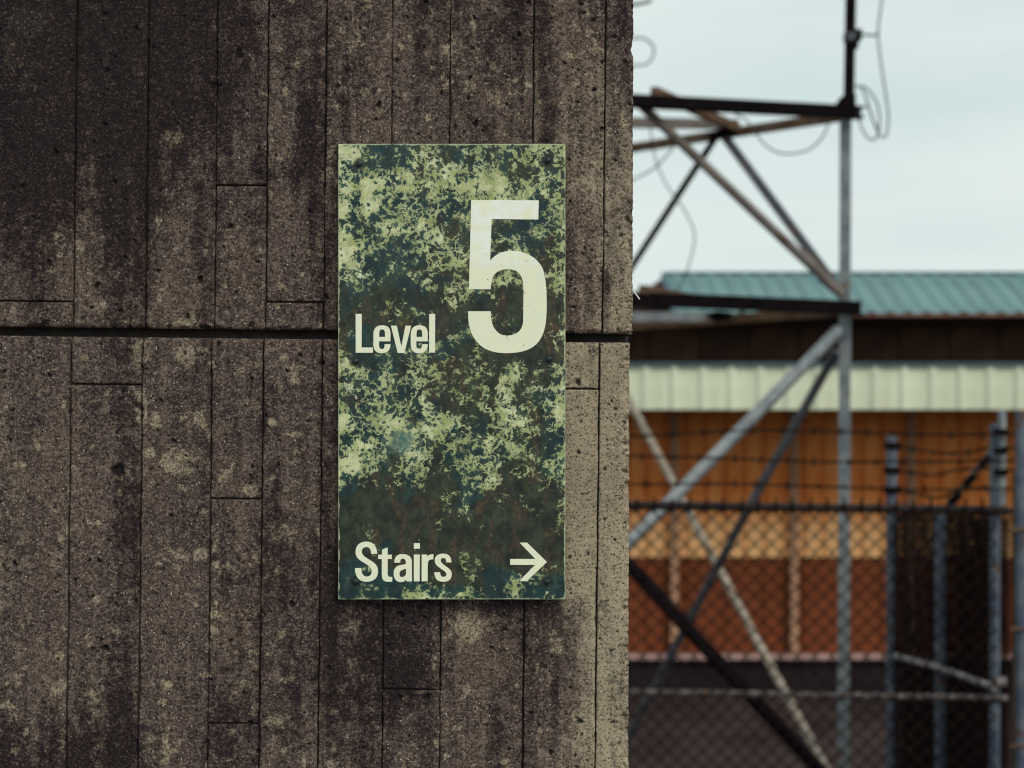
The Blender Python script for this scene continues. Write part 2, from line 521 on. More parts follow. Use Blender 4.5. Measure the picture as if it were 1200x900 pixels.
M = {
    'concrete': concrete_mat(),
    'core': simple_mat('dark_joint_concrete', (0.045, 0.036, 0.034, 1), (0.07, 0.058, 0.05, 1), 40, 0.95),  # concrete of its own dark tone, behind the open joints
    'sign': sign_mat(),
    'letter': letter_mat(),
    'bolt': simple_mat('blackened_bolt_steel', (0.012, 0.018, 0.020, 1), (0.035, 0.055, 0.055, 1), 300, 0.45, 0.3),
    'white': simple_mat('white_painted_wire', (0.75, 0.76, 0.72, 1), (0.6, 0.6, 0.56, 1), 200, 0.5),
    'galv': simple_mat('dull_galvanised_steel', (0.19, 0.215, 0.235, 1), (0.31, 0.335, 0.345, 1), 14, 0.55, 0.25,
                       c3=(0.16, 0.095, 0.055, 1), c3scale=9, c3lo=0.56, c3hi=0.68),
    'galv_tan': simple_mat('tan_weathered_steel', (0.30, 0.25, 0.20, 1), (0.42, 0.36, 0.29, 1), 14, 0.6, 0.1,
                           c3=(0.16, 0.10, 0.06, 1), c3scale=12),
    'galv_dark': simple_mat('dark_weathered_steel', (0.055, 0.060, 0.075, 1), (0.10, 0.10, 0.115, 1), 14, 0.6, 0.2,
                            c3=(0.10, 0.055, 0.035, 1), c3scale=9),
    'iron': simple_mat('black_painted_iron', (0.005, 0.0035, 0.005, 1), (0.010, 0.007, 0.008, 1), 12, 1.0,
                       c3=(0.024, 0.010, 0.008, 1), c3scale=10, c3lo=0.6, c3hi=0.75, spec=0.06),
    'rust': simple_mat('brown_rusted_steel', (0.075, 0.040, 0.022, 1), (0.15, 0.085, 0.048, 1), 10, 0.85,
                       c3=(0.19, 0.17, 0.16, 1), c3scale=7, c3lo=0.58, c3hi=0.7),
    'tan_rust': simple_mat('tan_rusted_steel', (0.115, 0.096, 0.085, 1), (0.19, 0.165, 0.15, 1), 10, 0.8,
                       c3=(0.09, 0.05, 0.03, 1), c3scale=9, c3lo=0.55, c3hi=0.68),
    'cable': simple_mat('dark_green_cable', (0.02, 0.045, 0.035, 1), (0.03, 0.06, 0.045, 1), 30, 0.6),
    'mesh': simple_mat('dark_rusted_wire', (0.008, 0.0045, 0.005, 1), (0.017, 0.008, 0.007, 1), 20, 0.8, spec=0.08),
    'railtop': simple_mat('dark_rusted_rail', (0.009, 0.006, 0.008, 1), (0.020, 0.012, 0.011, 1), 16, 0.8,
                          c3=(0.30, 0.26, 0.25, 1), c3scale=11, c3lo=0.64, c3hi=0.74),
    'railmid': simple_mat('pale_galvanised_rail', (0.040, 0.032, 0.032, 1), (0.19, 0.17, 0.165, 1), 34, 0.7, 0.1,
                          c3=(0.12, 0.06, 0.03, 1), c3scale=24),
    'railpale': simple_mat('pale_scuffed_rail', (0.16, 0.14, 0.15, 1), (0.36, 0.32, 0.33, 1), 30, 0.6, 0.1),
    'post': simple_mat('blue_grey_post_steel', (0.065, 0.088, 0.135, 1), (0.14, 0.165, 0.205, 1), 12, 0.55, 0.2,
                       c3=(0.12, 0.06, 0.035, 1), c3scale=14, c3lo=0.55, c3hi=0.66),
    'ochre_faded': None,
    'brick_red': simple_mat('red_brown_wall_paint', (0.150, 0.036, 0.010, 1), (0.195, 0.050, 0.015, 1), 3, 0.85, 0, 0.06),
    'stud': simple_mat('pinkish_tan_stud', (0.36, 0.20, 0.12, 1), (0.44, 0.25, 0.15, 1), 5, 0.8),
    'ledge': simple_mat('pink_stone_ledge', (0.34, 0.22, 0.20, 1), (0.44, 0.30, 0.27, 1), 5, 0.85),
    'plinth': simple_mat('dark_plinth', (0.016, 0.010, 0.013, 1), (0.024, 0.016, 0.018, 1), 3, 0.9, spec=0.08),
    'fascia': simple_mat('cream_ribbed_sheet', (0.62, 0.66, 0.49, 1), (0.70, 0.74, 0.57, 1), 3, 0.7, 0, 0.06,
                         c3=(0.50, 0.50, 0.32, 1), c3scale=3, c3lo=0.55, c3hi=0.75),
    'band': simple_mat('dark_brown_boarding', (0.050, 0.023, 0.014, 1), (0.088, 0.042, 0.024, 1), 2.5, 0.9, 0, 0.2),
    'soffit': simple_mat('black_soffit', (0.012, 0.009, 0.011, 1), (0.02, 0.014, 0.014, 1), 3, 0.95),
    'flash': simple_mat('blue_teal_flashing', (0.05, 0.10, 0.13, 1), (0.08, 0.14, 0.16, 1), 4, 0.6),
    'gutter': simple_mat('red_brown_gutter', (0.16, 0.065, 0.05, 1), (0.22, 0.10, 0.075, 1), 4, 0.7),
    'teal': simple_mat('teal_roof_sheet', (0.110, 0.205, 0.212, 1), (0.150, 0.255, 0.258, 1), 2.2, 0.6, 0, 0.07,
                       c3=(0.10, 0.22, 0.20, 1), c3scale=4, c3lo=0.5, c3hi=0.75),
    'asphalt': simple_mat('worn_asphalt', (0.033, 0.023, 0.024, 1), (0.056, 0.040, 0.038, 1), 1.2, 0.95, spec=0.1),
    'deck': simple_mat('deck_concrete', (0.16, 0.15, 0.14, 1), (0.22, 0.21, 0.19, 1), 3, 0.95),
}



def ochre_mat():
    t = NT('ochre_wall_paint_bleached_low')
    n = t.noise(t.obj, 2.5, 5, 0.6)['Fac']
    c = t.mix(t.map(n, 0.35, 0.65), (0.74, 0.225, 0.050, 1), (0.84, 0.310, 0.088, 1))
    # splash-bleached paint over the bottom forty centimetres of each sheet
    z = t.math('ADD', t.xyz(t.obj)[2], t.math('MULTIPLY', t.math('SUBTRACT', t.noise(t.obj, 5, 4, 0.6, w=3.0)['Fac'], 0.5), 0.28))
    c = t.mix(t.math('MULTIPLY', t.map(z, 0.46, 0.22), 0.72), c, (0.88, 0.56, 0.27, 1))
    return t.fin(c, 0.8, 0, 0.2)


M['ochre_faded'] = ochre_mat()

# ------------------------------------------------------------------ ground and deck
g = MB().box((-400, -400, -0.4), (400, 400, 0)).build('ground', M['asphalt'])
g['kind'] = 'structure'
d = MB().box((-6, -6, 0.003), (2.6, 2.45, 1.06)).build('deck', M['deck'], bevel=0.01)
d['kind'] = 'structure'

# ------------------------------------------------------------------ concrete wall
WY = 1.88
S = WY / FPX                                   # metres per photograph pixel on the wall
DECK = 1.06
rng = np.random.default_rng(11)
NF = 1024
EXT = 1.331                                    # periodic fields, 1.3 mm cells


def field(beta, lo, hi):
    """band-limited fractal noise, unit variance; wavelengths lo..hi metres"""
    w = rng.standard_normal((NF, NF))
    k = np.fft.fftfreq(NF, EXT / NF)
    kx, ky = np.meshgrid(k, k)
    kk = np.sqrt(kx ** 2 + ky ** 2)
    kk[0, 0] = 1
    a = kk ** (-beta) * np.exp(-(kk * lo) ** 2) * (1 - np.exp(-(kk * hi) ** 2))
    f = np.real(np.fft.ifft2(np.fft.fft2(w) * a))
    return (f - f.mean()) / f.std()


F_wave = field(1.6, 0.02, 0.6)
F_rough = field(0.9, 0.003, 0.05)
F_patch = field(1.3, 0.006, 0.12)
F_streak = field(1.2, 0.01, 0.15)

# air holes, rasterised as bowls
R2 = 2048
PIT = np.zeros((R2, R2), np.float32)
cell = EXT / R2
for i in range(9500):
    r = 0.00074 * math.exp(abs(rng.standard_normal()) * 0.58)
    r = min(r, 0.0048)
    cx, cz = rng.random() * R2, rng.random() * R2
    rc = r / cell
    n = int(rc * 1.6) + 2
    ix = np.arange(int(cx) - n, int(cx) + n + 1)
    iz = np.arange(int(cz) - n, int(cz) + n + 1)
    gx, gz = np.meshgrid(ix - cx, iz - cz)
    ang = np.arctan2(gz, gx)
    rad = rc * (1 + 0.22 * np.sin(2 * ang + rng.random() * 6) + 0.16 * np.sin(3 * ang + rng.random() * 6))
    q = np.clip(1 - (gx ** 2 + gz ** 2) / rad ** 2, 0, 1)
    dep = (np.sqrt(q) * r * 0.9).astype(np.float32)
    A, B = np.meshgrid(ix % R2, iz % R2)
    PIT[B, A] = np.maximum(PIT[B, A], dep)


def samp(F, x, z):
    n = F.shape[0]
    u = (x / EXT * n) % n
    v = (z / EXT * n) % n
    i, j = np.floor(u).astype(int) % n, np.floor(v).astype(int) % n
    i2, j2 = (i + 1) % n, (j + 1) % n
    fu, fv = u - np.floor(u), v - np.floor(v)
    return F[j, i] * (1 - fu) * (1 - fv) + F[j, i2] * fu * (1 - fv) + F[j2, i] * (1 - fu) * fv + F[j2, i2] * fu * fv


def gau(px, py, cx, cy, rx, ry):
    return np.exp(-((px - cx) / rx) ** 2 - ((py - cy) / ry) ** 2)


def sst(a, b, v):
    t = np.clip((v - a) / (b - a), 0, 1)
    return t * t * (3 - 2 * t)


SOOT_SHADE = [(10, 60, 350, 230, 1.15), (160, 30, 120, 150, 0.35), (-20, 300, 120, 120, 0.2), (150, 740, 20, 230, 0.40), (138, 545, 22, 90, 0.22),  # opening blobs paint a vignette into the upper-left corner; the streaks are stains
        (290, 640, 70, 70, 0.25), (470, 775, 45, 70, 0.8), (410, 800, 34, 260, 0.5), (560, 712, 120, 14, 0.55), (620, 730, 40, 60, 0.35),  # the wide flat blob paints the shade under the sign
        (386, 560, 10, 240, 0.55), (386, 300, 9, 110, 0.35), (300, 850, 80, 90, 0.25), (640, 140, 12, 90, 0.5), (500, 70, 90, 70, 0.1),  # the narrow opening pair paints the sign's shadow along its left side
        (60, 900, 180, 90, 0.75), (640, 20, 140, 50, 0.35), (330, 200, 26, 26, 0.5), (145, 620, 22, 50, 0.4), (640, 830, 24, 70, 0.3),  # opening blob paints the vignette of the lower-left corner
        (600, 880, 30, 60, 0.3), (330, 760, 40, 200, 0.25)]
LIME = [(32, 25, 26, 22, 0.8), (203, 162, 13, 12, 0.9), (148, 206, 13, 11, 0.8), (165, 412, 13, 18, 0.85), (218, 414, 13, 12, 0.9),
        (166, 480, 8, 26, 0.9), (182, 495, 9, 14, 0.7), (234, 492, 10, 12, 0.7), (176, 530, 10, 8, 0.7), (345, 436, 13, 14, 0.7),
        (293, 574, 11, 9, 0.85), (330, 624, 15, 11, 0.9), (235, 650, 9, 8, 0.9), (215, 652, 14, 10, 0.5), (30, 95, 14, 12, 0.6),
        (548, 735, 26, 24, 0.7), (585, 722, 18, 18, 0.5), (415, 735, 12, 12, 0.6), (550, 100, 12, 10, 0.7), (420, 45, 12, 12, 0.55),
        (70, 210, 18, 16, 0.35), (270, 470, 16, 16, 0.3), (345, 560, 26, 90, 0.3), (190, 820, 16, 60, 0.35), (105, 810, 24, 60, 0.4),
        (535, 55, 22, 26, 0.4), (575, 75, 26, 18, 0.4), (65, 655, 14, 20, 0.45), (418, 100, 50, 40, 0.15), (150, 560, 12, 8, 0.9),
        (325, 845, 16, 10, 0.7), (220, 700, 14, 60, 0.3), (135, 260, 16, 20, 0.45)]

for i in range(120):
    LIME.append((rng.uniform(0, 390), rng.uniform(0, 900), rng.uniform(2.5, 8), rng.uniform(2.5, 9), rng.uniform(0.45, 0.9)))
for i in range(40):
    LIME.append((rng.uniform(390, 735), rng.uniform(0, 165), rng.uniform(2.5, 7), rng.uniform(2.5, 8), rng.uniform(0.4, 0.8)))
for i in range(26):
    LIME.append((rng.uniform(390, 640), rng.uniform(710, 900), rng.uniform(2.5, 7), rng.uniform(2.5, 8), rng.uniform(0.4, 0.8)))
wall = empty('concrete_wall', (0, WY, DECK), 'weathered board-marked concrete wall with a horizontal joint, carrying the level sign', 'wall')
wall['kind'] = 'thing'


def loc_xz(px, py):
    return (px - 600) * S, (450 - py) * S + EYE - DECK


def board(parent, tl, tr, br, bl, off, fine, right_edge=False, groove_top=False, groove_bot=False):
    """one board impression: corners in pixels, clockwise from top left"""
    def axis(a, b, lo, hi):
        # fine inside the frame, coarse outside it
        st = 1.15
        out = [a]
        while out[-1] < b - 0.4:
            s_ = st if (fine and lo < out[-1] < hi) else 9.0
            nxt = out[-1] + s_
            if fine and out[-1] < lo < nxt:
                nxt = lo + 0.01
            out.append(min(nxt, b))
        if out[-1] < b:
            out.append(b)
        return np.array(out)
    y0, y1 = (tl[1] + tr[1]) / 2, (bl[1] + br[1]) / 2
    x0, x1 = (tl[0] + bl[0]) / 2, (tr[0] + br[0]) / 2
    us = (axis(x0, x1, -30, 1300) - x0) / (x1 - x0)
    vs_ = (axis(y0, y1, -30, 930) - y0) / (y1 - y0)
    us = np.concatenate([[0], us, [1]])
    vs_ = np.concatenate([[0], vs_, [1]])
    U, V = np.meshgrid(us, vs_)
    px = (tl[0] * (1 - U) + tr[0] * U) * (1 - V) + (bl[0] * (1 - U) + br[0] * U) * V
    py = (tl[1] * (1 - U) + tr[1] * U) * (1 - V) + (bl[1] * (1 - U) + br[1] * U) * V
    wob = samp(F_rough, px * S * 0 + 0.3 + off * 50, (450 - py) * S)
    wobx = samp(F_rough, px * S, px * 0 + 0.7 + off * 70)
    edge_amp = 0.42
    px = px + (U - 0.5) * -edge_amp * 1.2 * np.abs(wob)
    px = px + 0.35 * samp(F_patch, 0.13 * px * 0 + off * 90, (450 - py) * S * 0.5) * (1 if not right_edge else 0)
    if right_edge:
        chip = np.clip(samp(F_patch, px * 0 + 0.11, (450 - py) * S) - 1.5, 0, 2) * 1.8
        px = px - sst(0.8, 1.0, U) * (0.12 * wob + chip)
    py = py + (V - 0.5) * -edge_amp * np.abs(wobx)
    x = (px - 600) * S
    z = (450 - py) * S
    wid, hei = (x1 - x0) * S, (y1 - y0) * S
    dl, dr, dt, db = U * wid, (1 - U) * wid, V * hei, (1 - V) * hei
    y = off + 0.00055 * samp(F_wave, x, z) + 0.00024 * samp(F_rough, x, z)
    pit = samp(PIT, x, z)
    y = y + pit * 1.15

    def roundoff(dd, r):
        r = r * (1 + 0.35 * samp(F_rough, x * 0.7, z * 0.7 + 0.4) + 1.6 * np.clip(samp(F_patch, x * 0.9 + 0.3, z * 0.9) - 0.9, 0, 2))
        r = np.clip(r, 0.0003, 0.02)
        return np.clip(r - dd, 0, None) ** 2 / r * 0.9
    y = y + roundoff(dl, 0.0011) + roundoff(dr, 0.0075 if right_edge else 0.0011)
    y = y + roundoff(dt, 0.0045 if groove_top else 0.0010) + roundoff(db, 0.0045 if groove_bot else 0.0010)
    for bx_, bz_, br_ in ((139, 552, 6.5), (163, 478, 4.0), (163, 398, 0.1), (217, 416, 2.5), (250, 101, 3.5), (280, 62, 4.5)):
        rr_ = np.hypot(px - bx_, (py - bz_) * 0.85) + 1.3 * wob
        y = y + np.sqrt(np.clip(1 - (rr_ / br_) ** 2, 0, 1)) * br_ * S * 0.62
        pit = np.maximum(pit, 0.003 * (rr_ < br_ * 0.95))
    # skirts
    y[0, :] += 0.016
    y[-1, :] += 0.016
    y[:, 0] += 0.016
    y[:, -1] += 0.30 if right_edge else 0.016
    ny, nx = U.shape
    co = np.empty((ny * nx, 3), np.float32)
    co[:, 0] = x.ravel()
    co[:, 1] = y.ravel()
    co[:, 2] = (z + EYE - DECK).ravel()
    idx = np.arange(ny * nx).reshape(ny, nx)
    # rows run downwards, so this order makes faces look at the viewer
    quads = np.stack([idx[:-1, :-1], idx[1:, :-1], idx[1:, 1:], idx[:-1, 1:]], -1).reshape(-1, 4)
    me = bpy.data.meshes.new('board_face')
    me.vertices.add(ny * nx)
    me.vertices.foreach_set('co', co.ravel())
    nq = len(quads)
    me.loops.add(nq * 4)
    me.loops.foreach_set('vertex_index', quads.ravel().astype(np.int32))
    me.polygons.add(nq)
    me.polygons.foreach_set('loop_start', np.arange(0, nq * 4, 4, dtype=np.int32))
    me.polygons.foreach_set('use_smooth', np.ones(nq, bool))
    me.update(calc_edges=True)
    # weathering masks, the first with painted vignette and sign shade mixed in
    soot_shade = np.zeros_like(x)
    for cx, cy, rx, ry, k in SOOT_SHADE:
        soot_shade += k * gau(px, py, cx, cy, rx, ry)
    soot_shade += 0.19 * samp(F_streak, x, z * 0.10)
    lime = np.zeros_like(x)
    for cx, cy, rx, ry, k in LIME:
        lime = np.maximum(lime, k * gau(px, py, cx, cy, rx * 1.15, ry * 1.15))
    lime = np.maximum(lime, 0.36 * np.clip(samp(F_patch, x, z) - 0.7, 0, 1.6))
    w6 = 10 * samp(F_wave, x, z) + 8 * samp(F_patch, x, z)
    clean = np.where(py > 395,
                     np.maximum(sst(625, 735, px + w6 * 0.5) * 0.95, 0.62 * sst(560, 720, px + w6) * sst(760, 900, py + w6)),
                     0.62 * sst(590, 735, px + w6) * sst(-120, 300, py))
    clean = np.maximum(clean, 0.8 * sst(640, 668, px) * sst(395, 405, py) * sst(735, 690, py + w6))
    clean = np.maximum(clean, 0.28 * sst(120, -10, px + w6) * sst(395, 480, py) * sst(900, 700, py))
    clean = np.maximum(clean, 0.10 * sst(240, 380, py) * sst(396, 380, py))
    for nme, arr in (('soot_shade', soot_shade), ('lime', lime), ('pit', sst(0.0003, 0.0013, pit)), ('clean', clean)):
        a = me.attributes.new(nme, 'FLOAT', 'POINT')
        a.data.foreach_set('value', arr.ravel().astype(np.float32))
    return link('board_face', me, M['concrete'], parent)


def lean(x, y, y_ref):
    return x - 0.0115 * (y - y_ref)


def groove(x):                                  # centre line of the joint
    return 388 + 0.0113 * x


TOPY, BOTY = -640, 450 + (EYE - DECK) / S
ux = [-520, -435, -350, -265, -180, -96, -12, 88, 172, 253, 313, 381, 458, 526.5, 624, 708, 742.3]
lx = [-525, -440, -355, -270, -185, -100, -15, 80, 164, 245.5, 306, 375, 450, 517.5, 615, 700, 737.6]
ugap = {458: 0.7, 526.5: 1.0, 624: 1.2, 381: 1.3}
u_cross = {6: [353], 9: [217], 10: [354], 3: [100], 12: [-200], 14: [-120]}
l_cross = {7: [450.5], 9: [584.5, 848], 12: [808], 14: [455.5], 4: [600], 8: [1100], 11: [1000]}

block_u = MB().box((-520 * S - 0.004, WY + 0.008, EYE + (450 - 384) * S + 0.003), (741 * S - 600 * S - 0.006, WY + 0.30, EYE + (450 - TOPY) * S))
block_u.v = [(v[0] if v[0] > -0.5 else (-525 - 600) * S, v[1], v[2]) for v in block_u.v]
block_u = block_u.build('upper_block', M['core'], wall)
block_l = MB().box(((-530 - 600) * S, WY + 0.008, DECK), ((737.6 - 600) * S - 0.006, WY + 0.297, EYE + (450 - 398) * S - 0.003)).build('lower_block', M['core'], wall)
MB().box(((-522 - 600) * S, WY + 0.030, EYE + (450 - 400) * S), ((737 - 600) * S - 0.0015, WY + 0.29, EYE + (450 - 382) * S)).build('joint_filler', M['core'], wall)
for o in (block_u, block_l):
    o.location = (0, 0, 0)

rb = random.Random(3)
jg = lambda q: 1.15 + 0.6 * abs(math.sin(q * 12.9))
for blk, xs, cross, yref, up in ((block_u, ux, u_cross, 200, True), (block_l, lx, l_cross, 650, False)):
    for i in range(len(xs) - 1):
        a, b = xs[i], xs[i + 1]
        last = i == len(xs) - 2
        ga = ugap.get(a, jg(a)) / 2 if up else (0.9 if a in (450,) else jg(a)) / 2
        gb = 0 if last else ((ugap.get(b, jg(b)) / 2) if up else (0.9 if b in (450,) else jg(b)) / 2)
        if up:
            cuts = [TOPY] + sorted(cross.get(i, [])) + [None]
        else:
            cuts = [None] + sorted(cross.get(i, [])) + [BOTY]
        for j in range(len(cuts) - 1):
            c0, c1 = cuts[j], cuts[j + 1]

            def yy(c, x, top):
                if c is None:
                    return groove(x) + (-5.2 if up else 5.2)
                h = 0.0 if c in (TOPY, BOTY) else 0.8
                return c + 0.011 * (x - (a + b) / 2) + (h if top else -h)
            fx = [lean(q, 200 if up else 650, yref) for q in (a, b)]
            ytl, ytr = yy(c0, a, True), yy(c0, b, True)
            ybl, ybr = yy(c1, a, False), yy(c1, b, False)
            e = 0.3 if last else 1.0
            L_ = lambda q, y_: q - (0.0115 if q < 730 else 0.003) * (y_ - yref)
            tl = (L_(a, ytl) + ga, ytl)
            tr = (L_(b, ytr) - gb, ytr)
            br = (L_(b, ybr) - gb, ybr)
            bl = (L_(a, ybl) + ga, ybl)
            fine = b > -10
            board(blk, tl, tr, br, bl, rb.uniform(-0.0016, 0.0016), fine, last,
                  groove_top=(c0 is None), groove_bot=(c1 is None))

# a short white wire end poking out of the arris
wire_end = MB().tube([at(737, 335, WY + 0.02), at(743, 342, WY + 0.012), at(749.5, 350.5, WY + 0.0)], 0.0009, 6).build('wire_end', M['white'])
tag(wire_end, 'short white wire end poking out of the concrete edge just above the joint', 'wire')

# ------------------------------------------------------------------ sign
SY = 1.868                                     # front face
SS = SY / FPX
sx0, sx1, sy0, sy1 = 396.2, 662.6, 168.5, 702.5
scx = (sx0 + sx1) / 2
sign_loc = Vector(((scx - 600) * SS, SY, EYE + (450 - sy1) * SS))
sign = empty('level_sign', sign_loc, 'tall flaking green camouflage-like metal sign reading Level 5 and Stairs with an arrow', 'sign')
W2, H = (sx1 - sx0) / 2 * SS, (sy1 - sy0) * SS
bm = bmesh.new()
bmesh.ops.create_cube(bm, size=1)
for v in bm.verts:
    v.co = ((v.co.x) * 2 * W2, (v.co.y + 0.5) * 0.0035, (v.co.z + 0.5) * H)
bmesh.ops.bevel(bm, geom=[e for e in bm.edges if all(abs(v.co.y) < 1e-5 for v in e.verts)] +
                [e for e in bm.edges if abs(e.verts[0].co.y - e.verts[1].co.y) > 1e-4], offset=0.0008, segments=2, affect='EDGES')
me = bpy.data.meshes.new('plate')
bm.to_mesh(me)
bm.free()
link('plate', me, M['sign'], sign)
for (bx, by) in ((400, 172), (655, 172), (400, 690), (655, 690)):
    MB().tube([at(bx, by, SY + 0.0036), at(bx, by, WY + 0.004)], 0.006, 10).build('spacer', M['bolt'], sign)


def parse(path, ox, oy, k, dx=0):
    """M/L/C/Z path in enlarged picture units -> loops of pixel points"""
    tok = path.split()
    loops, cur, i = [], [], 0
    while i < len(tok):
        c = tok[i]
        if c in 'ML':
            cur.append((float(tok[i + 1]), float(tok[i + 2])))
            i += 3
        elif c == 'C':
            p0 = cur[-1]
            p1, p2, p3 = [(float(tok[i + 1 + 2 * q]), float(tok[i + 2 + 2 * q])) for q in range(3)]
            for s_ in range(1, 9):
                t_ = s_ / 8
                u_ = 1 - t_
                cur.append(tuple(u_ ** 3 * p0[e] + 3 * u_ * u_ * t_ * p1[e] + 3 * u_ * t_ * t_ * p2[e] + t_ ** 3 * p3[e] for e in (0, 1)))
            i += 7
        else:
            loops.append(cur)
            cur = []
            i += 1
    return [[(ox + (x + dx) / k, oy + y / k) for x, y in lp] for lp in loops]


def glyph(name, loops, label=None):
    P = [[Vector(((x - scx) * SS, 0, (sy1 - y) * SS)) for x, y in lp] for lp in loops]
    flat = [[Vector((p.x, p.z, 0)) for p in lp] for lp in P]
    tris = tessellate_polygon(flat)
    allp = [p for lp in P for p in lp]
    n = len(allp)
    f_, b_ = -0.0005, -0.00002
    vs_ = [(p.x, f_, p.z) for p in allp] + [(p.x, b_, p.z) for p in allp]
    fs = []
    for t_ in tris:
        a, b, c = (allp[i] for i in t_)
        up = (b.x - a.x) * (c.z - a.z) - (b.z - a.z) * (c.x - a.x)
        fs.append(tuple(t_) if up > 0 else tuple(t_)[::-1])
    k = 0
    for lp in P:
        m = len(lp)
        for i in range(m):
            fs.append((k + i, k + (i + 1) % m, n + k + (i + 1) % m, n + k + i))
        k += m
    me = bpy.data.meshes.new(name)
    me.from_pydata(vs_, [], fs)
    o = link(name, me, M['letter'], sign)
    if label:
        o['label'] = label
    return o


E = ('M 713 600 L 715 470 C 715 360 660 318 565 318 C 470 318 415 370 415 480 L 415 660 C 415 760 470 810 565 810 C 660 810 715 750 715 650 L 612 650 '
     'C 612 710 600 735 567 735 C 530 735 513 710 513 670 L 513 600 Z M 617 522 L 617 460 C 617 420 605 390 567 390 C 530 390 517 420 517 460 L 517 522 Z')
glyph('numeral', parse('M 55 42 L 411 44 L 409 145 L 163 143 L 155 362 C 180 330 215 311 265 311 C 345 311 402 345 430 400 C 447 440 453 510 453 590 '
      'C 453 680 447 740 410 790 C 375 835 310 850 240 850 C 180 850 120 835 85 790 C 50 750 38 700 38 629 L 158 629 C 158 680 168 715 190 735 '
      'C 205 750 220 757 243 757 C 290 757 326 735 329 680 L 331 520 C 330 450 315 407 247 407 C 185 407 160 440 157 513 L 43 513 Z', 540, 225, 4.5),
      'large cream numeral 5 with a bleached white top')
glyph('letter', parse('M 102 118 L 210 118 L 207 708 L 408 708 L 406 800 L 104 800 Z', 410, 360, 15), 'capital L')
glyph('letter', parse(E, 410, 360, 15), 'first e of Level')
glyph('letter', parse('M -28 325 L 75 325 L 155 690 L 228 325 L 328 325 L 208 805 L 92 805 Z', 460, 360, 15), 'letter v')
glyph('letter', parse(E, 460, 360, 15, -95), 'second e of Level')
glyph('letter', parse('M 645 118 L 750 118 L 747 798 L 643 798 Z', 460, 360, 15), 'letter l')
glyph('letter', parse('M 480 285 L 375 285 C 372 215 350 165 293 165 C 245 165 210 195 210 245 C 210 300 245 325 300 360 L 400 425 C 465 468 495 520 495 590 '
      'C 495 710 420 775 295 775 C 160 775 92 690 90 535 L 200 535 C 200 620 230 685 295 685 C 350 685 385 650 385 595 C 385 550 365 520 310 480 L 190 405 '
      'C 130 365 100 320 100 245 C 100 140 175 70 290 70 C 405 70 475 140 480 285 Z', 410, 630, 15), 'capital S')
glyph('letter', parse('M 565 210 L 665 172 L 663 300 L 738 300 L 736 375 L 664 375 L 666 650 C 668 685 690 692 748 692 L 745 770 C 735 775 700 775 675 775 '
      'C 600 775 565 740 562 665 L 562 375 L 498 375 L 498 300 L 565 300 Z', 410, 630, 15), 'letter t')
glyph('letter', parse('M -118 440 C -118 330 -60 290 20 290 C 130 290 190 340 190 430 L 192 768 L 98 768 L 90 735 C 60 775 20 783 -20 780 C -90 775 -130 720 -130 630 '
      'C -130 560 -100 510 -40 490 L 60 472 C 80 468 85 455 85 430 C 85 395 65 370 30 370 C -5 370 -15 395 -15 440 Z '
      'M 88 545 C 60 555 20 565 0 580 C -20 595 -28 615 -28 640 C -28 675 -10 695 20 693 C 60 690 88 660 88 620 Z', 470, 630, 15), 'letter a')
glyph('letter', parse('M 225 97 L 330 97 L 330 195 L 225 195 Z M 225 298 L 330 298 L 327 768 L 225 768 Z', 470, 630, 15), 'letter i')
glyph('letter', parse('M 362 298 L 460 298 L 462 335 C 485 300 520 290 570 290 L 568 380 C 500 380 475 400 470 460 L 466 768 L 362 768 Z', 470, 630, 15), 'letter r')
glyph('letter', parse('M 885 435 L 795 435 C 795 385 780 358 745 358 C 715 358 698 375 698 402 C 698 430 715 450 750 475 L 830 535 C 875 570 890 600 890 650 '
      'C 890 735 835 775 740 775 C 640 775 585 715 585 608 L 688 608 C 688 660 705 690 745 690 C 775 690 797 675 797 648 C 797 620 780 600 750 580 L 660 515 '
      'C 610 478 592 440 592 400 C 592 325 650 282 740 282 C 835 282 885 330 885 435 Z', 470, 630, 15), 'letter s')
glyph('arrow', parse('M 285 88 L 415 88 L 765 428 L 408 765 L 280 760 L 555 480 L 118 478 L 118 375 L 560 375 Z', 590, 630, 15), 'cream arrow pointing right')

bolt_me = None
for (bx, by) in ((421, 192), (642, 188), (416.5, 423.5), (643, 421), (416.5, 681.5), (641, 681.5)):
    c = at(bx, by, SY) - sign_loc
    if bolt_me is None:
        r = 0.0042
        prof = [(r, 0.0), (r, -0.0008), (r * 0.86, -0.0019), (r * 0.5, -0.0026), (0.0004, -0.0028)]
        seg = 14
        vs_ = [(a * math.cos(2 * math.pi * k / seg), b, a * math.sin(2 * math.pi * k / seg)) for a, b in prof for k in range(seg)]
        fs = [(i * seg + k, i * seg + (k + 1) % seg, (i + 1) * seg + (k + 1) % seg, (i + 1) * seg + k) for i in range(len(prof) - 1) for k in range(seg)]
        fs.append(tuple((len(prof) - 1) * seg + k for k in range(seg)))
        bolt_me = bpy.data.meshes.new('bolt')
        bolt_me.from_pydata(vs_, [], fs)
        bm = bmesh.new()
        bm.from_mesh(bolt_me)
        bmesh.ops.recalc_face_normals(bm, faces=bm.faces)
        bm.to_mesh(bolt_me)
        bm.free()
        bolt_me.polygons.foreach_set('use_smooth', [True] * len(bolt_me.polygons))
    link('bolt', bolt_me, M['bolt'], sign, c)

# ------------------------------------------------------------------ shed across the yard
BX0, BX1 = -2.2, 6.4
BY = 12.1
shed = empty('shed', (2.0, BY, 0), 'low ochre shed with cream ribbed fascia and teal ribbed roof behind the fence', 'building')


def zat(py, Y):
    return EYE + (450 - py) / FPX * Y


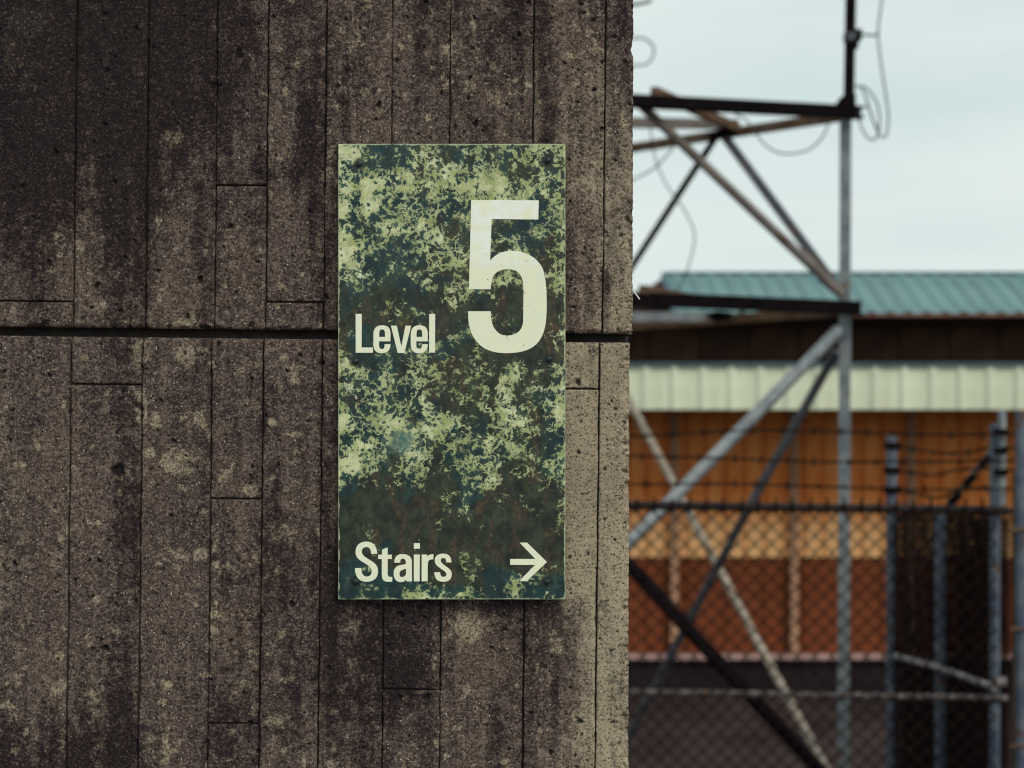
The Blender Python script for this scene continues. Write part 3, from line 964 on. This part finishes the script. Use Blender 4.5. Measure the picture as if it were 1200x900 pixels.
z_ledge, z_mid, z_top = zat(769, BY), zat(655, BY), zat(476, BY)
MB().box((BX0, BY + 0.05, -0.05), (BX1, BY + 4, z_ledge - 0.026)).build('plinth', M['plinth'], shed)
MB().box((BX0, BY - 0.03, z_ledge - 0.026), (BX1, BY + 0.2, z_ledge)).build('ledge', M['ledge'], shed, bevel=0.006)
MB().box((BX0, BY + 0.16, z_ledge), (BX1, BY + 4, z_top + 0.9)).build('wall_core', M['soffit'], shed)


def ribbed(name, w, h, prof, mat):
    """vertical sheet, w wide (x), h tall (z); profile in x/y with y<0 towards the viewer, 8 mm thick"""
    n = len(prof)
    vs_, fs = [], []
    for z_ in (0, h):
        vs_ += [(x_ * w, y_, z_) for x_, y_ in prof]
        vs_ += [(x_ * w, y_ + 0.006, z_) for x_, y_ in prof]
    for i in range(n - 1):
        fs.append((i, i + 1, 2 * n + i + 1, 2 * n + i))
        fs.append((n + i + 1, n + i, 3 * n + i, 3 * n + i + 1))
        fs.append((2 * n + i, 2 * n + i + 1, 3 * n + i + 1, 3 * n + i))
        fs.append((i + 1, i, n + i, n + i + 1))
    fs += [(n, 0, 2 * n, 3 * n), (n - 1, 2 * n - 1, 4 * n - 1, 3 * n - 1)]
    me = bpy.data.meshes.new(name)
    me.from_pydata(vs_, [], fs)
    me.materials.append(mat)
    return me


wp = 0.3355
me_up = ribbed('ochre_panel', wp - 0.004, z_top - z_mid, [(0, 0.030), (0.04, 0.028), (0.09, 0.0), (0.42, 0.0), (0.46, 0.028), (0.54, 0.028), (0.58, 0), (0.91, 0.0), (0.96, 0.028), (1, 0.030)], M['ochre_faded'])
me_lo = ribbed('red_panel', wp - 0.004, z_mid - z_ledge, [(0, 0.010), (0.04, 0.0), (0.96, 0.0), (1, 0.010)], M['brick_red'])
x_ = BX0
sheets = []
while x_ < BX1 - wp:
    sheets.append(link('ochre_panel', me_up, None, shed, Vector((x_, BY + 0.09, z_mid + 0.002)) - shed.location))
    sheets.append(link('red_panel', me_lo, None, shed, Vector((x_, BY + 0.125, z_ledge)) - shed.location))
    x_ += wp
# uprights, about a metre apart
for px in [370, 510, 650, 791, 932, 1070, 1210, 1350]:
    p = at(px, 600, BY)
    MB().box((p.x - 0.034, BY + 0.03, z_ledge + 0.001), (p.x + 0.034, BY + 0.088, z_top)).build('upright', M['stud'], shed, bevel=0.008)
# eave box, soffit and fascia
FY = 11.10
zf0, zf1 = zat(480, FY), zat(428.5, FY)
MB().box((BX0, FY + 0.05, zf0 + 0.015), (BX1, BY + 0.3, zf0 + 0.06)).build('soffit', M['soffit'], shed)
MB().box((BX0, FY + 0.045, zf0 + 0.07), (BX1, BY + 0.155, zf1 - 0.01)).build('eave_box', M['soffit'], shed)
wf = 0.2245
me_f = ribbed('fascia_sheet', wf, zf1 - zf0, [(0, 0), (0.26, 0), (0.38, -0.022), (0.52, -0.022), (0.64, 0), (1, 0)], M['fascia'])
x_ = BX0
while x_ < BX1 - wf:
    link('fascia_sheet', me_f, None, shed, Vector((x_, FY + 0.03, zf0)) - shed.location)
    x_ += wf
MB().box((BX0, FY - 0.01, zf1 + 0.001), (BX1, BY + 0.158, zf1 + 0.022)).build('flashing', M['flash'], shed, bevel=0.004)
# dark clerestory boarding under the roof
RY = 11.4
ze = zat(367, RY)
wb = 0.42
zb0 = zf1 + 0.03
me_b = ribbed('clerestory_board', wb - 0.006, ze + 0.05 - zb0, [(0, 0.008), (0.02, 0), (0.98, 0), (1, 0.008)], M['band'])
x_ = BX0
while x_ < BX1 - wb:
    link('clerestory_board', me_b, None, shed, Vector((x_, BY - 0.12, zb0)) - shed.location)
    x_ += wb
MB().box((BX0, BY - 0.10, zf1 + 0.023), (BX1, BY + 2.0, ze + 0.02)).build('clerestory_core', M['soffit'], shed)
# ribbed roof
RGY = 12.25
zr = zat(320.5, RGY)
RX0 = at(795, 367, RY).x
slope = math.atan2(zr - ze, RGY - RY)
ln = math.hypot(zr - ze, RGY - RY)
wr = 0.148
me_r = ribbed('roof_sheet', wr, ln, [(0, 0), (0.22, 0), (0.38, -0.020), (0.56, -0.020), (0.72, 0), (1, 0)], M['teal'])
x_ = RX0
while x_ < BX1 - wr:
    o = link('roof_sheet', me_r, None, shed, Vector((x_, RY, ze)) - shed.location)
    o.rotation_euler = (-(math.pi / 2 - slope), 0, 0)
    x_ += wr
MB().box((RX0 - 0.01, RGY - 0.05, zr - 0.004), (BX1, RGY + 0.10, zr + 0.014)).build('ridge_cap', M['teal'], shed, bevel=0.006)
MB().prism([(0, 0), (-0.05, 0), (-0.05, 0.045), (0, 0.045)], (RX0 - 0.048, RY - 0.01, ze + 0.012), (RX0 - 0.048, RGY, zr + 0.012), side=(0, 0, 1)).build('barge_board', M['flash'], shed)
MB().box((RX0 - 0.05, RY - 0.035, ze - 0.030), (BX1, RY + 0.05, ze - 0.006)).build('gutter', M['gutter'], shed, bevel=0.006)
MB().box((BX0, RY + 0.02, ze - 0.055), (BX1, BY + 1.5, ze - 0.034)).build('roof_soffit', M['soffit'], shed)
MB().box((RX0, RGY + 0.02, ze), (BX1, RGY + 1.6, zr - 0.01)).build('rear_wall', M['band'], shed)

# ------------------------------------------------------------------ lattice tower
R0 = Vector((1.771, 7.5, 0))
tower = empty('lattice_tower', R0, 'triangular steel lattice tower of grey and rusty bars with mast pole', 'tower')
ANG = [(0, 0), (0.065, 0), (0.065, 0.008), (0.008, 0.008), (0.008, 0.065), (0, 0.065)]


def angle(name, p0, p1, w, mat, side=None, t=0.007):
    prof = [(-w / 2, 0), (w / 2, 0), (w / 2, t), (-w / 2 + t, t), (-w / 2 + t, w * 0.75), (-w / 2, w * 0.75)]
    return MB().prism(prof, p0, p1, side).build(name, M[mat], tower)


def pipe(name, p0, p1, r, mat):
    p0, p1 = Vector(p0), Vector(p1)
    return MB().tube([p0, p0.lerp(p1, 0.5), p1], r, 12).build(name, M[mat], tower)


pR = lambda y, Y=7.5: at(997 - 7 * y / 900 if y < 345 else 992.5 - 3 * (y - 345) / 555, y, Y)
zt1, zt2 = zat(125, 7.5), zat(355, 7.5)
# mast above the first level, legs below it
MB().tube([at(994.5, 132, 7.5), at(997, 0, 7.5), at(999, -420, 7.5)], 0.0285, 14).build('mast_pole', M['iron'], tower)
MB().tube([at(997.4, 42, 7.5) + Vector((0, 0, -0.03)), at(997.4, 42, 7.5) + Vector((0, 0, 0.012))], 0.042, 12).build('clamp', M['galv_dark'], tower)
MB().box(at(1000, 46, 7.46), at(1006, 38, 7.54)).build('clamp_lug', M['iron'], tower)
MB().box(at(996, 56, 7.46), at(1004, 48, 7.5)).build('clamp_lug', M['iron'], tower)
# front-right leg: angle steel turned so that two faces show
lp0, lp1 = at(990, 1030, 7.5), at(993.4, 126, 7.5)
lp0.z = 0
MB().prism([(-0.031, -0.031), (0.031, -0.031), (0.031, -0.022), (-0.022, -0.022), (-0.022, 0.031), (-0.031, 0.031)], lp0, lp1, side=(0.8, -0.6, 0)).build('leg', M['galv'], tower)
L0 = Vector((0.133, 7.27, 0))
K0 = Vector((0.70, 8.95, 0))
for b in (L0, K0):
    MB().prism([(-0.031, -0.031), (0.031, -0.031), (0.031, -0.022), (-0.022, -0.022), (-0.022, 0.031), (-0.031, 0.031)], b, b + Vector((0, 0, zt1)), side=(0.8, -0.6, 0)).build('leg', M['galv'], tower)
MB().prism([(-0.03, -0.003), (0.03, -0.003), (0.03, 0.003), (-0.03, 0.003)], R0 + Vector((0, 0, 0.001)), R0 + Vector((0.0, 0, 0.012))).build('foot_plate', M['galv'], tower)


def flat(name, q, Y, th, mat):
    """a gusset: pixel outline at depth Y, th metres thick"""
    f_ = [at(x, y, Y) for x, y in q]
    b_ = [p + Vector((0, th, 0)) for p in f_]
    n = len(q)
    return MB().add(f_ + b_, [tuple(range(n)), tuple(range(n, 2 * n))[::-1]] + [(i, (i + 1) % n, n + (i + 1) % n, n + i) for i in range(n)]).build(name, M[mat], tower)


# level 1
F1a, F1b = at(560, 108, 7.20), at(1011, 131, 7.43)
MB().prism([(-0.037, -0.03), (0.037, -0.03), (0.037, -0.02), (-0.027, -0.02), (-0.027, 0.03), (-0.037, 0.03)], F1a, F1b, side=(0, 0, 1)).build('horizontal_bar', M['iron'], tower)
flat('gusset', [(978, 124), (985, 114), (996, 107), (1003, 110), (1003, 124)], 7.45, 0.008, 'iron')
flat('gusset', [(985, 137), (1000, 139), (1010, 129), (1012, 124), (985, 122)], 7.43, 0.008, 'iron')
B1a, B1b = at(1000, 134, 7.53), at(705, 179, 8.95)
MB().prism([(-0.026, -0.02), (0.026, -0.02), (0.026, -0.012), (-0.016, -0.012), (-0.016, 0.02), (-0.026, 0.02)], B1a, B1b, side=(0, 0, 1)).build('horizontal_bar', M['rust'], tower)
N2 = at(846, 152, 8.14)
MB().prism([(-0.024, -0.02), (0.024, -0.02), (0.024, 0.02), (-0.024, 0.02)], at(766, 107, 7.36), at(864, 150, 8.08), side=(0, 0, 1)).build('plan_brace', M['rust'], tower)
MB().prism([(-0.028, -0.02), (0.028, -0.02), (0.028, 0.02), (-0.028, 0.02)], at(690, 143, 8.05), at(864, 146, 8.20), side=(0, 0, 1)).build('plan_brace', M['tan_rust'], tower)
flat('gusset', [(826, 158), (850, 148), (866, 150), (862, 158), (848, 162), (836, 164)], 8.05, 0.010, 'iron')
for zl in (zt1 + 0.02, zt2 + 0.02):
    MB().prism([(-0.026, -0.02), (0.026, -0.02), (0.026, 0.02), (-0.026, 0.02)], L0 + Vector((-0.02, -0.05, zl)), K0 + Vector((0.02, 0.05, zl)), side=(0, 0, 1)).build('horizontal_bar', M['rust'], tower)
# bracing between level 1 and level 2
pipe('front_brace', at(750, 122, 7.36), at(985, 344, 7.46), 0.026, 'tan_rust')
MB().prism([(-0.026, -0.02), (0.026, -0.02), (0.026, -0.012), (-0.018, -0.012), (-0.018, 0.02), (-0.026, 0.02)], at(850, 160, 8.10), at(988, 346, 7.56), side=(1, 0, 0.7)).build('rear_brace', M['galv_dark'], tower)
flat('gusset', [(938, 290), (955, 302), (992, 342), (984, 350), (960, 330)], 7.48, 0.008, 'tan_rust')
pipe('thin_brace', at(838, 162, 8.15), at(722, 341, 8.7), 0.020, 'iron')
# level 2
MB().prism([(-0.038, -0.03), (0.038, -0.03), (0.038, -0.02), (-0.028, -0.02), (-0.028, 0.03), (-0.038, 0.03)], at(560, 342, 7.20), at(1011, 361, 7.42), side=(0, 0, 1)).build('horizontal_bar', M['iron'], tower)
MB().prism([(-0.026, -0.02), (0.026, -0.02), (0.026, -0.012), (-0.016, -0.012), (-0.016, 0.02), (-0.026, 0.02)], at(1000, 364, 7.53), at(705, 384, 8.95), side=(0, 0, 1)).build('horizontal_bar', M['rust'], tower)
MB().prism([(-0.026, -0.02), (0.026, -0.02), (0.026, 0.02), (-0.026, 0.02)], at(690, 372, 8.05), at(840, 371, 8.12), side=(0, 0, 1)).build('plan_brace', M['galv'], tower)
MB().prism([(-0.022, -0.02), (0.022, -0.02), (0.022, 0.02), (-0.022, 0.02)], at(752, 339, 7.30), at(860, 358, 8.05), side=(0, 0, 1)).build('plan_brace', M['rust'], tower)
flat('gusset', [(826, 368), (840, 364), (858, 366), (856, 376), (838, 378)], 8.02, 0.010, 'iron')
# below level 2
pipe('front_brace', at(984, 386, 7.46), at(630, 745, 7.27), 0.033, 'galv')
pipe('thin_brace', at(980, 412, 7.60), at(880, 590, 7.9), 0.025, 'galv_dark')
pipe('thin_brace', at(880, 590, 7.9), at(722, 890, 8.9), 0.025, 'galv_dark')
pipe('rear_brace', at(728, 452, 8.93), at(975, 915, 7.7), 0.024, 'galv_tan')
pipe('front_brace', at(630, 548, 7.27), at(975, 918, 7.44), 0.038, 'iron')

# cables on the tower
def cable(name, pts, r, label, mat='cable', n=8):
    o = MB().tube(spline(pts, n), r, 6).build(name, M[mat])
    return tag(o, label, 'cable')


cable('mast_cable', [at(1036, -60, 7.4), at(1033, 0, 7.4), at(1029, 38, 7.4), at(1032, 70, 7.4), at(1037, 105, 7.4), at(1041, 135, 7.4), at(1039, 157, 7.4), at(1034, 161, 7.4), at(1029, 156, 7.4), at(1026, 145, 7.4)],
      0.0048, 'thin green cable hanging beside the mast from the top of the picture')
cable('cable_coil', [at(1001, 102, 7.4), at(1010, 101, 7.4), at(1018, 106, 7.39), at(1028, 122, 7.38), at(1031, 142, 7.38), at(1029, 158, 7.4), at(1022, 164, 7.42), at(1014, 158, 7.43), at(1008, 145, 7.43), at(1005, 132, 7.42), at(1012, 126, 7.41), at(1018, 126, 7.4),
                     at(1023, 140, 7.39), at(1029, 156, 7.38), at(1022, 138, 7.37), at(1014, 112, 7.37), at(1009, 103, 7.37)],
      0.0048, 'looped coil of thin dark green cable at the end of the upper bar')
cable('clamp_wire', [at(1003, 42, 7.46), at(1012, 40.5, 7.44), at(1022, 41.5, 7.42), at(1030, 40, 7.4)], 0.006, 'short wire reaching from the mast clamp to the hanging cable')
cable('sagging_cable', [at(862, 134, 8.0), at(876, 142, 7.95), at(893, 166, 7.9), at(910, 178, 7.85), at(930, 180, 7.8), at(950, 174, 7.75), at(964, 160, 7.7), at(972, 143, 7.62)],
      0.0048, 'thin green cable sagging below the upper rusty bar')
cable('loose_wire', [at(762, 150, 8.3), at(768, 186, 8.3), at(782, 218, 8.3), at(803, 248, 8.3), at(814, 276, 8.3), at(808, 308, 8.3), at(798, 334, 8.3), at(788, 346, 8.3)],
      0.0042, 'loose kinked wire hanging down to the lower bar near the wall')
cable('slack_cable', [at(715, 224, 8.5), at(745, 209, 8.5), at(768, 196, 8.45), at(790, 172, 8.4)], 0.005, 'short slack cable running up behind the front brace by the wall')
cable('wire_ring', [at(736, 46, 8.6), at(752, 44.5, 8.6), at(764, 52, 8.6), at(766, 63, 8.6), at(758, 75, 8.6), at(736, 77, 8.6)], 0.006, 'faint round loop of wire against the sky at the wall edge')
cable('wire_stub', [at(730, 4, 8.6), at(745, 5, 8.6), at(756, 3, 8.6), at(764, 0, 8.6)], 0.010, 'short dark wire end at the top of the sky by the wall')

# ------------------------------------------------------------------ fences
FE = 5.8
fence = empty('chain_link_fence', (0.8, FE, 0), 'front chain-link fence with dark top rail and barbed wire strands beside the wall', 'fence', 'chain-link fences with barbed wire')


def link_mesh(parent, A, B, z0, z1, r, pitch=0.0700, mat='mesh', spikes=True):
    """chain-link fabric from A to B: one zigzag wire per half pitch, each hooked into the next"""
    A, B = Vector(A), Vector(B)
    d_ = (B - A)
    L = d_.length
    d_.normalize()
    nrm = Vector((d_.y, -d_.x, 0))
    mb = MB()
    hp = pitch / 2
    n = int(L / hp)
    m = int((z1 - z0) / hp)
    for i in range(n):
        pts = []
        for k in range(m + 1):
            s_ = (k + i) % 2
            jit = Vector((random.uniform(-.0012, .0012), 0, random.uniform(-.0012, .0012)))
            pts.append(A + d_ * ((i + s_ * 1.06) * hp) + nrm * (0.003 if s_ else -0.003) + Vector((0, 0, z0 + k * hp)) + jit)
        mb.tube(pts, r, 4, cap=False)
        if spikes and i % 2 == 0:
            p = A + d_ * ((i + 0.5) * hp) + Vector((0, 0, z1))
            mb.tube([p + Vector((0, 0, -0.03)), p + Vector((random.uniform(-.004, .004), 0, 0.027))], 0.0050, 5)
    o = mb.build('chain_link_mesh', M[mat], parent, smooth=False)
    o['kind'] = 'stuff'
    return o


def barbed(parent, pts, step=0.117, r=0.0032):
    P = spline(pts, 12)
    mb = MB()
    # two strands twisted about each other
    dist = [0]
    for a, b in zip(P, P[1:]):
        dist.append(dist[-1] + (b - a).length)
    fineP = []
    tot = dist[-1]
    ns = max(6, int(tot / 0.018))
    j = 0
    for k in range(ns + 1):
        s_ = tot * k / ns
        while j < len(P) - 2 and dist[j + 1] < s_:
            j += 1
        t_ = (s_ - dist[j]) / max(1e-6, dist[j + 1] - dist[j])
        fineP.append((P[j].lerp(P[j + 1], t_), s_))
    for ph in (0, math.pi):
        mb.tube([p + Vector((0, math.sin(s_ * 90 + ph), math.cos(s_ * 90 + ph))) * r * 0.9 for p, s_ in fineP], r, 5)
    s_ = random.uniform(0.02, step)
    while s_ < tot:
        p = min(fineP, key=lambda q: abs(q[1] - s_))[0]
        for q in range(2):
            a_ = random.uniform(0, math.pi)
            v = Vector((0.35 * (1 if q else -1), math.cos(a_), math.sin(a_) * 1.2)).normalized() * 0.021
            mb.tube([p - v, p + v], 0.0024, 5)
        mb.tube([p - Vector((0.007, 0, 0)), p + Vector((0.007, 0, 0))], 0.0062, 6)
        s_ += step * random.uniform(0.85, 1.15)
    return mb.build('barbed_wire', M['mesh'], parent)


C = Vector((at(1172, 600, FE).x, FE, 0))
zrail = zat(594.5, FE)
MB().tube([at(420, 587.5, FE), at(735, 592, FE), at(1180, 598, FE)], 0.0185, 12).build('top_rail', M['railtop'], fence)
MB().tube([at(420, 806, FE + 0.02), at(735, 811, FE + 0.02), at(1180, 818, FE + 0.02)], 0.0135, 10).build('middle_rail', M['railmid'], fence)
link_mesh(fence, at(420, 600, FE - 0.022) * Vector((1, 1, 0)) if False else Vector((at(420, 600, FE).x, FE - 0.024, 0)), Vector((C.x, FE - 0.024, 0)), 0.05, zrail + 0.012, 0.0052)
for pts in ([(420, 520), (600, 506), (740, 511), (820, 507), (895, 504), (990, 506), (1080, 509), (1165, 509), (1260, 508)],
            [(420, 540), (600, 533), (740, 534.5), (850, 537), (960, 541), (1075, 541), (1165, 540), (1260, 541)],
            [(420, 570), (600, 566), (740, 567.5), (860, 567), (990, 571), (1080, 573.5), (1165, 573), (1260, 574)]):
    barbed(fence, [at(x, y, FE - 0.01) for x, y in pts])
# near corner post: a thick pipe with a lighter one in front of it
MB().tube([Vector((at(1165, 600, FE + 0.05).x, FE + 0.05, 0)), at(1166, 497, FE + 0.05)], 0.0215, 14).build('corner_post', M['post'], fence)
MB().tube([at(1174, 592, FE + 0.03), at(1174, 484, FE + 0.03), at(1173, 481, FE + 0.03)], 0.0165, 12).build('extension_arm', M['galv'], fence)
for y in (505.5, 527.5, 553):
    MB().tube([at(1165, y, FE), at(1180, y + 1, FE)], 0.013, 8).build('wire_clip', M['iron'], fence)
MB().tube([at(1166, 800, FE), at(1178, 800, FE)], 0.024, 10).build('rail_clamp', M['railmid'], fence)
MB().tube([Vector((at(560, 600, FE + 0.04).x, FE + 0.04, 0)), at(560, 500, FE + 0.04)], 0.0215, 14).build('line_post', M['post'], fence)

MB().tube([Vector((at(420, 600, FE + 0.03).x, FE + 0.03, 0)), at(420, 500, FE + 0.03)], 0.0215, 14).build('end_post', M['post'], fence)

# side run going back from the corner
fence2 = empty('chain_link_fence', (1.9, 6.2, 0), 'side chain-link fence running back from the corner post with a sloping pale rail', 'fence', 'chain-link fences with barbed wire')
FB = 6.67
D = Vector((at(1045, 600, FB).x, FB, 0))
MB().tube([D, at(1045, 511, FB)], 0.026, 14).build('end_post', M['post'], fence2)
for y in (522, 551, 574):
    MB().tube([at(1036, y, FB - 0.03), at(1054, y, FB - 0.03)], 0.016, 8).build('wire_clip', M['iron'], fence2)
mid = C.lerp(D, 0.5)
pm = Vector((at(1102, 700, 6.2).x, 6.2, 0))
MB().tube([pm, at(1102, 603, 6.2)], 0.0235, 14).build('line_post', M['post'], fence2)
MB().tube([at(1050, 769, FB - 0.14), at(1102, 783, 6.12), at(1166, 806, 5.79)], 0.0145, 10).build('middle_rail', M['railpale'], fence2)
A_, B_ = Vector((C.x, C.y + 0.03, 0)), D
link_mesh(fence2, A_, B_, 0.05, zat(600, 6.2), 0.0044, 0.034, spikes=False)
link_mesh(fence2, A_ + Vector((0.05, 0.02, 0)), B_ + Vector((0.05, 0.02, 0)), 0.06, zat(600, 6.2), 0.0044, 0.034, spikes=False)
MB().tube([at(1046, 594, FB), at(1168, 600, 5.88)], 0.016, 10).build('top_rail', M['railtop'], fence2)
for pts in ([(1045, 522, FB), (1075, 527, 6.4), (1105, 531, 6.2), (1135, 530, 6.0), (1170, 524, 5.83), (1230, 530, 5.7)],
            [(1045, 551, FB), (1070, 554, 6.4), (1095, 557, 6.2), (1125, 550, 6.0), (1172, 550, 5.83), (1230, 556, 5.7)],
            [(1045, 574, FB), (1070, 578, 6.4), (1100, 583, 6.2), (1130, 573, 6.0), (1172, 572, 5.83), (1230, 576, 5.7)]):
    barbed(fence2, [at(*p) for p in pts], 0.15)
MB().tube([at(1111, 592, 6.2), at(1166, 524, 6.0)], 0.013, 10).build('slanted_arm', M['tan_rust'], fence2)
for t_ in (0.12, 0.45, 0.78):
    p = at(1111, 592, 6.2).lerp(at(1166, 524, 6.0), t_)
    MB().tube([p - Vector((0.02, 0.02, 0.022)), p + Vector((0.02, -0.02, 0.022))], 0.018, 8).build('wire_clip', M['iron'], fence2)

# rear run behind the cage
fence3 = empty('chain_link_fence', (2.4, FB + 0.05, 0), 'rear chain-link fence closing the small cage, behind the side fence', 'fence', 'chain-link fences with barbed wire')
link_mesh(fence3, D + Vector((0.33, 0.07, 0)), D + Vector((1.6, 0.07, 0)), 0.05, zat(602, FB), 0.0044, 0.034, spikes=False)
link_mesh(fence3, D + Vector((0.03, 0.03, 0)), D + Vector((1.6, 0.03, 0)), 0.05, zat(602, FB), 0.0044, 0.034, spikes=False)
MB().tube([at(1050, 598, FB + 0.05), at(1400, 600, FB + 0.05)], 0.016, 10).build('top_rail', M['railtop'], fence3)
MB().tube([Vector((D.x + 1.6, FB + 0.05, 0)), Vector((D.x + 1.6, FB + 0.05, 2.2))], 0.022, 12).build('end_post', M['post'], fence3)

# gate post at the right margin
gp = at(1197, 600, 5.6)
gpost = empty('gate_post', (gp.x, gp.y, 0), 'tall blue-grey steel post with rusty rod and hooks at the right edge', 'post')
MB().tube([Vector((gp.x, gp.y, 0)), at(1197, 481, 5.6)], 0.0225, 14).build('pipe', M['post'], gpost)
MB().tube([at(1188.5, 910, 5.62), at(1188.5, 555, 5.62)], 0.006, 8).build('rod', M['rust'], gpost)
for y in (621, 737, 874):
    MB().tube([at(1184, y + 1, 5.56), at(1192, y, 5.56), at(1202, y + 1, 5.56)], 0.0075, 8).build('hook', M['rust'], gpost)
